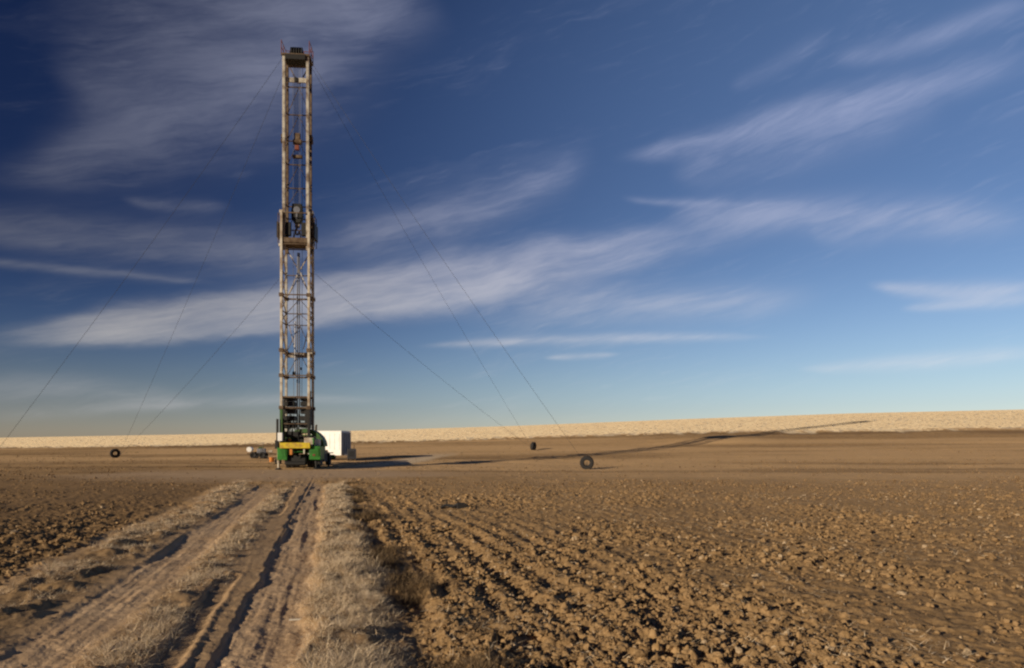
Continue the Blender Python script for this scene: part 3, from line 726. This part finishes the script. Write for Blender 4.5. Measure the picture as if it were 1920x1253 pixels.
    k = MB(); k.path([(0, 0, zp(414)), (0, 0, zp(424)), (-.14, 0, zp(429)), (-.12, 0, zp(436)), (.06, 0, zp(437)), (.15, 0, zp(431))], .075, 10); k.box((0, 0, zp(421)), (.34, .22, .22)); k.build("hook", M_PALE, tb)
    k = MB()
    for sx in (-.16, .16): k.path([(sx, 0, zp(430)), (sx*1.7, 0, zp(444)), (sx, 0, zp(456))], .05, 8)
    k.build("elevator_link", M_PALE, tb)
    k = MB()
    for dx_ in (-.20, -.12, -.04, .04, .12, .20): k.tube((dx_, .03, zp(380)), (dx_*1.2, .03, zp(100)), .016, 6)
    k.tube((.27, .25, zp(790)), (.34, .25, zp(110)), .018, 6); k.tube((-.34, .3, zp(790)), (-.40, .3, zp(110)), .016, 6)
    k.build("drilling_line", M_STEEL, rig)
    k = MB(); k.path([(-.05, .2, zp(800)), (-.05, .2, zp(560)), (0, .2, zp(470))], .055, 10); k.path([(.10, .22, zp(800)), (.10, .22, zp(470))], .045, 10); k.path([(-.2, .2, zp(705)), (-.22, .2, zp(660)), (-.2, .2, zp(600))], .05, 8); k.build("stand_hose", M_STEEL, rig)
    k = MB(); k.box((-.25, -.1, zp(700)), (.16, .16, .3)); k.box((.25, .1, zp(690)), (.1, .1, .2)); k.each("tong_hanger", M_DARK, rig)
    # monkey board
    k = MB(); k.box((0, .1, zp(455)), (2.2, 1.7, .18)); k.box((0, -.72, zp(452)), (2.1, .1, .3)); rb = k.build("racking_board", M_RUST, rig, .01)
    for sx in (-1, 1):
        k = MB(); k.box((sx*1.32, .05, zp(432)), (.14, 1.3, 1.15)); k.build("wind_screen", M_DARK, rb, .01)
        k = MB()
        for y_ in (-.6, 0, .7): k.tube((sx*1.27, y_, zp(458)), (sx*1.27, y_, zp(402)), .03, 6)
        for z in (zp(402), zp(420)): k.tube((sx*1.27, -.6, z), (sx*1.27, .7, z), .026, 6)
        k.build("guard_rail", M_RUST, rb)
        k = MB()
        for i in range(5): k.beam((sx*.95, -.5+i*.25, zp(447)), (sx*.35, -.5+i*.25, zp(447)), .06)
        k.box((sx*.60, -.35, zp(430)), (.40, .4, .95)); k.build("finger_rack", M_DARK, rb)
        k = MB(); k.box((sx*1.05, -.2, zp(397)), (.36, .5, .22)); k.box((sx*1.12, -.2, zp(460)), (.30, .6, .2)); k.each("mount", M_PALE2, rb, .01)
    # ladder on the right legs
    k = MB()
    for dy_ in (-.2, .2): k.tube((X0+.14, dy_, 2.0), (X0+.14, dy_, zp(402)), .022, 6)
    z = 2.0
    while z < zp(404): k.tube((X0+.14, -.2, z), (X0+.14, .2, z), .014, 5); z += .33
    k.build("ladder", M_RUST, rig)
masts()

# ------------------------------------------------------------------ guy wires with their anchors
mr = Matrix.Translation((RX, RY, RZ0)) @ Matrix.Rotation(R(5), 4, 'Z')
def W3(x, y, z): return mr @ Vector((x, y, z))
ANC = {'A': (-42.6, 74.0), 'B': (2.4, 79.0), 'C': (5.65, 51.5), 'D': (-35.6, 46.0)}
def guy(p, key, label):
    ax, ay = ANC[key]; q = Vector((ax, ay, gz(ax, ay)+.25)); m = MB(); pts = []
    for i in range(25):
        t = i/24; v = p.lerp(q, t); v.z -= .35*4*t*(1-t); pts.append(v)
    m.path(pts, .011, 5)
    return m.build("guy_wire", M_WIRE, None, label=label, category="guy wire", group="guy wires holding the mast")
guy(W3(.95, .6, zp(112)), 'B', "guy wire from the mast top to the smaller far tyre on the right")
guy(W3(1.0, -.5, zp(112)), 'C', "guy wire from the mast top to the upright tyre nearest on the right")
guy(W3(-.95, .6, zp(112)), 'A', "guy wire from the mast top to the lone tyre on the left")
guy(W3(-1.0, -.5, zp(112)), 'D', "longest guy wire from the mast top down to the photo's left edge")
guy(W3(1.15, .8, zp(505)), 'B', "short guy wire from half way up the mast down to the right")
guy(W3(-1.15, .8, zp(505)), 'A', "short guy wire from half way up the mast down to the left")
ax, ay = ANC['D']
m = MB(); m.tube((0, 0, -.3), (.12, .1, .5), .04, 10); m.lathe((.13, .1, .5), (0, 1, 0), [(.05, -.02), (.09, -.02), (.09, .02), (.05, .02)], 14)
o = m.build("ground_anchor", M_RUST, None, label="rusty steel anchor rod holding the left front guy wire", category="anchor"); o.location = (ax, ay, gz(ax, ay))

def tyre(x, y, r, w, rz, tilt, label):
    t = empty("old_tyre", (x, y, gz(x, y)), rz, label=label, category="tyre", group="old tyres marking the guy anchors")
    m = MB(); h = w/2
    prof = [(r*.42, -h*.7), (r*.50, -h), (r*.86, -h), (r*.96, -h*.8), (r, -h*.35), (r, h*.35), (r*.96, h*.8), (r*.86, h), (r*.50, h), (r*.42, h*.7), (r*.50, h*.6), (r*.9, h*.8), (r*.94, 0), (r*.9, -h*.8), (r*.50, -h*.6)]
    m.lathe((0, 0, 0), (0, 1, 0), prof, 40)
    for i in range(26):
        a = 2*math.pi*i/26; p = Vector((math.cos(a)*r, 0, math.sin(a)*r)); s = 1 if i % 2 else -1
        m.beam(p+Vector((0, -h*.8, 0)), p+Vector((0, h*.8, 0)), r*.07, r*.05)
    o = m.build("tread_casing", M_RUB, t); o.location = (0, 0, r*math.cos(tilt)*.95); o.rotation_euler = (tilt, 0, 0)
    k = MB(); k.tube((0, .25, -.3), (0, .05, r*1.1), .03, 8); k.build("anchor_rod", M_RUST, t)
tyre(5.65, 51.5, .52, .36, R(-8), R(6), "black tyre standing upright nearest the camera, ring and hole facing us")
tyre(2.5, 80.0, .50, .40, R(62), R(4), "small dark tyre furthest right of the rig beyond the shadow line")
tyre(-42.9, 73.8, .50, .42, R(40), R(4), "dark tyre alone on the brown field left of the rig")

# ------------------------------------------------------------------ white cargo trailer
def cargo_trailer():
    x, y = -17.25, 66.8; g = gz(x, y)
    t = empty("cargo_trailer", (x, y, g), R(-12), label="white enclosed cargo trailer parked just behind the rig", category="trailer")
    m = MB(); m.prism([(-2.4, .55), (-2.4, 2.75), (1.1, 2.75), (1.1, .42), (-.15, .42), (-.30, .95), (-1.35, .95), (-1.5, .55)], -1.05, 1.05)
    bd = m.build("body", M_WHITE, t, .03)
    for i in range(7): MB().box((-2.1+i*.5, -1.055, 1.75), (.025, .012, 1.55)).build("seam", M_PALE2, bd)
    m = MB(); m.box((1.13, 0, 1.6), (.05, 1.9, 2.1)); rd = m.build("rear_door", mat("shade_grey_door", (.30, .30, .32), .5, 0, var=.3), t, .01)  # door coloured grey for the shade on the trailer's right end
    m = MB()
    for y_ in (-.5, 0, .5): m.tube((1.18, y_, .65), (1.18, y_, 2.55), .02, 8)
    m.each("door_bar", M_STEEL, rd)
    m = MB(); m.box((-.65, 0, 2.78), (3.5, 2.06, .05)); m.build("roof", M_WHITE, t, .01)
    for sy in (-1, 1): wheel(t, (-.83, sy*.98, .38), .38, .24, (0, 1, 0), M_WHITE)
    m = MB(); m.beam((-2.4, -.7, .5), (1.2, -.7, .5), .08, .12); m.beam((-2.4, .7, .5), (1.2, .7, .5), .08, .12); m.beam((-2.3, 0, .5), (-3.6, 0, .5), .1); m.tube((-3.4, 0, .02), (-3.4, 0, .6), .04); m.build("frame", M_DARK, t)
cargo_trailer()
x, y = -15.4, 65.6; g = gz(x, y)
t = empty("generator_set", (x, y, g), R(10), label="small dark box shaped generator beside the white trailer's right end", category="generator")
m = MB(); m.prism([(-.40, .2), (.40, .2), (.40, 1.1), (.32, 1.18), (-.32, 1.18), (-.40, 1.1)], -.5, .5); hs_ = m.build("housing", mat("charcoal_paint", (.05, .052, .06), .5, 0, var=.3), t, .02)
m = MB()
for i in range(6): m.box((.0, -.51, .45+i*.09), (.5, .02, .04))
m.each("louvre", M_DARK, hs_)
m = MB(); m.beam((-.35, -.55, .1), (-.35, .55, .1), .1, .16); m.beam((.35, -.55, .1), (.35, .55, .1), .1, .16); m.build("skid", M_RUST, t)
m = MB(); m.path([(.2, .2, 1.15), (.2, .2, 1.45), (.28, .2, 1.5)], .03, 8); m.build("exhaust_pipe", M_RUST, t)

# ------------------------------------------------------------------ little equipment trailer on the left
def pump_trailer():
    x, y = -26.2, 71.0; g = gz(x, y)
    t = empty("pump_trailer", (x, y, g), R(8), label="low pump trailer with white tank and grey engine, left of the rig", category="trailer")
    m = MB(); m.beam((-1.2, -.45, .48), (1.1, -.45, .48), .07, .1); m.beam((-1.2, .45, .48), (1.1, .45, .48), .07, .1)
    for a in (-1.1, 0, 1.0): m.beam((a, -.45, .48), (a, .45, .48), .07)
    m.beam((1.1, -.45, .48), (1.9, 0, .45), .07); m.beam((1.1, .45, .48), (1.9, 0, .45), .07); m.tube((1.8, 0, 0), (1.8, 0, .5), .03); m.build("frame", M_RUST, t)
    for xx in (-.55, .35):
        for sy in (-1, 1): wheel(t, (xx, sy*.62, .34), .34, .2, (0, 1, 0), M_DARK)
    m = MB(); m.tube((-1.0, -.35, .92), (-1.0, .35, .92), .27, 20); m.build("tank", M_WHITE, t, .03)
    m = MB(); m.box((.15, 0, .78), (.8, .6, .5)); m.tube((.15, -.32, .82), (.15, .32, .82), .22, 14); en = m.build("engine", M_STEEL, t, .03)
    m = MB(); m.path([(.3, 0, 1.0), (.3, 0, 1.3)], .05); m.box((0, .1, 1.1), (.3, .3, .15)); m.build("air_filter", M_GREEN2, en)
    m = MB(); m.tube((.75, -.2, .72), (1.25, -.2, .72), .14, 14); m.build("pump", M_PALE2, t)
pump_trailer()
x, y = -22.6, 64.2
m = MB(); m.lathe((0, 0, .02), (0, 0, 1), [(.01, 0), (.19, 0), (.24, .42), (.22, .42), (.175, .03), (.01, .03)], 20)
b = m.build("orange_bucket", M_ORANGE, None, label="orange bucket standing on the bare ground left of the rig", category="bucket"); b.location = (x, y, gz(x, y))
m = MB(); m.box((0, 0, .2), (.55, .4, .4)); m.box((0, 0, .42), (.58, .43, .04))
b = m.build("tool_box", M_DARK, None, .02, label="dark tool box on the ground at the rig's left side", category="box"); b.location = (-20.9, 61.0, gz(-20.9, 61.0)); b.rotation_euler = (0, 0, .4)

# ------------------------------------------------------------------ things lying on the near ground
x, y = -2.03, 6.45
m = MB(); m.tube((-.075, 0, 0), (.075, .01, .004), .010, 8); m.tube((.075, .01, .004), (.10, .012, .012), .010, 8, .003)
s = m.build("wooden_stick", M_WOOD, None, label="short pale stick lying across the right wheel track", category="stick"); s.location = (x, y, gz(x, y)+.012)
x, y = -1.55, 18.6
m = MB(); m.path([(-.40, 0, .03), (-.25, .03, .10), (-.05, 0, .07), (.10, -.02, .14), (.28, .02, .12), (.38, 0, .03)], .04, 8); m.box((.18, 0, .07), (.26, .16, .12), .3)
s = m.build("rubber_scrap", M_RUB, None, label="black scrap of tyre rubber lying on the ploughed field", category="scrap"); s.location = (x, y, gz(x, y)-.01)
# single dead weed by the left track
x, y = -5.35, 7.9
m = MB(); pts = [(0, 0, 0), (.01, 0, .12), (-.008, .01, .25), (.012, .0, .38), (.004, 0, .48)]
m.path([Vector(p)*.7 for p in pts], .003, 5)
for z, dx_ in ((.2, .07), (.28, -.06), (.34, .05), (.41, -.04)): m.tube((0, 0, z*.7), (dx_*.5, .01, z*.7+.06), .002, 5); m.tube((dx_*.5, .01, z*.7+.06), (dx_*.6, .01, z*.7+.08), .005, 6, .002)
s = m.build("dead_weed", mat("dead_stem", (.34, .25, .15), .9), None, label="single thin dead weed stalk standing beside the left track", category="weed"); s.location = (x, y, gz(x, y))
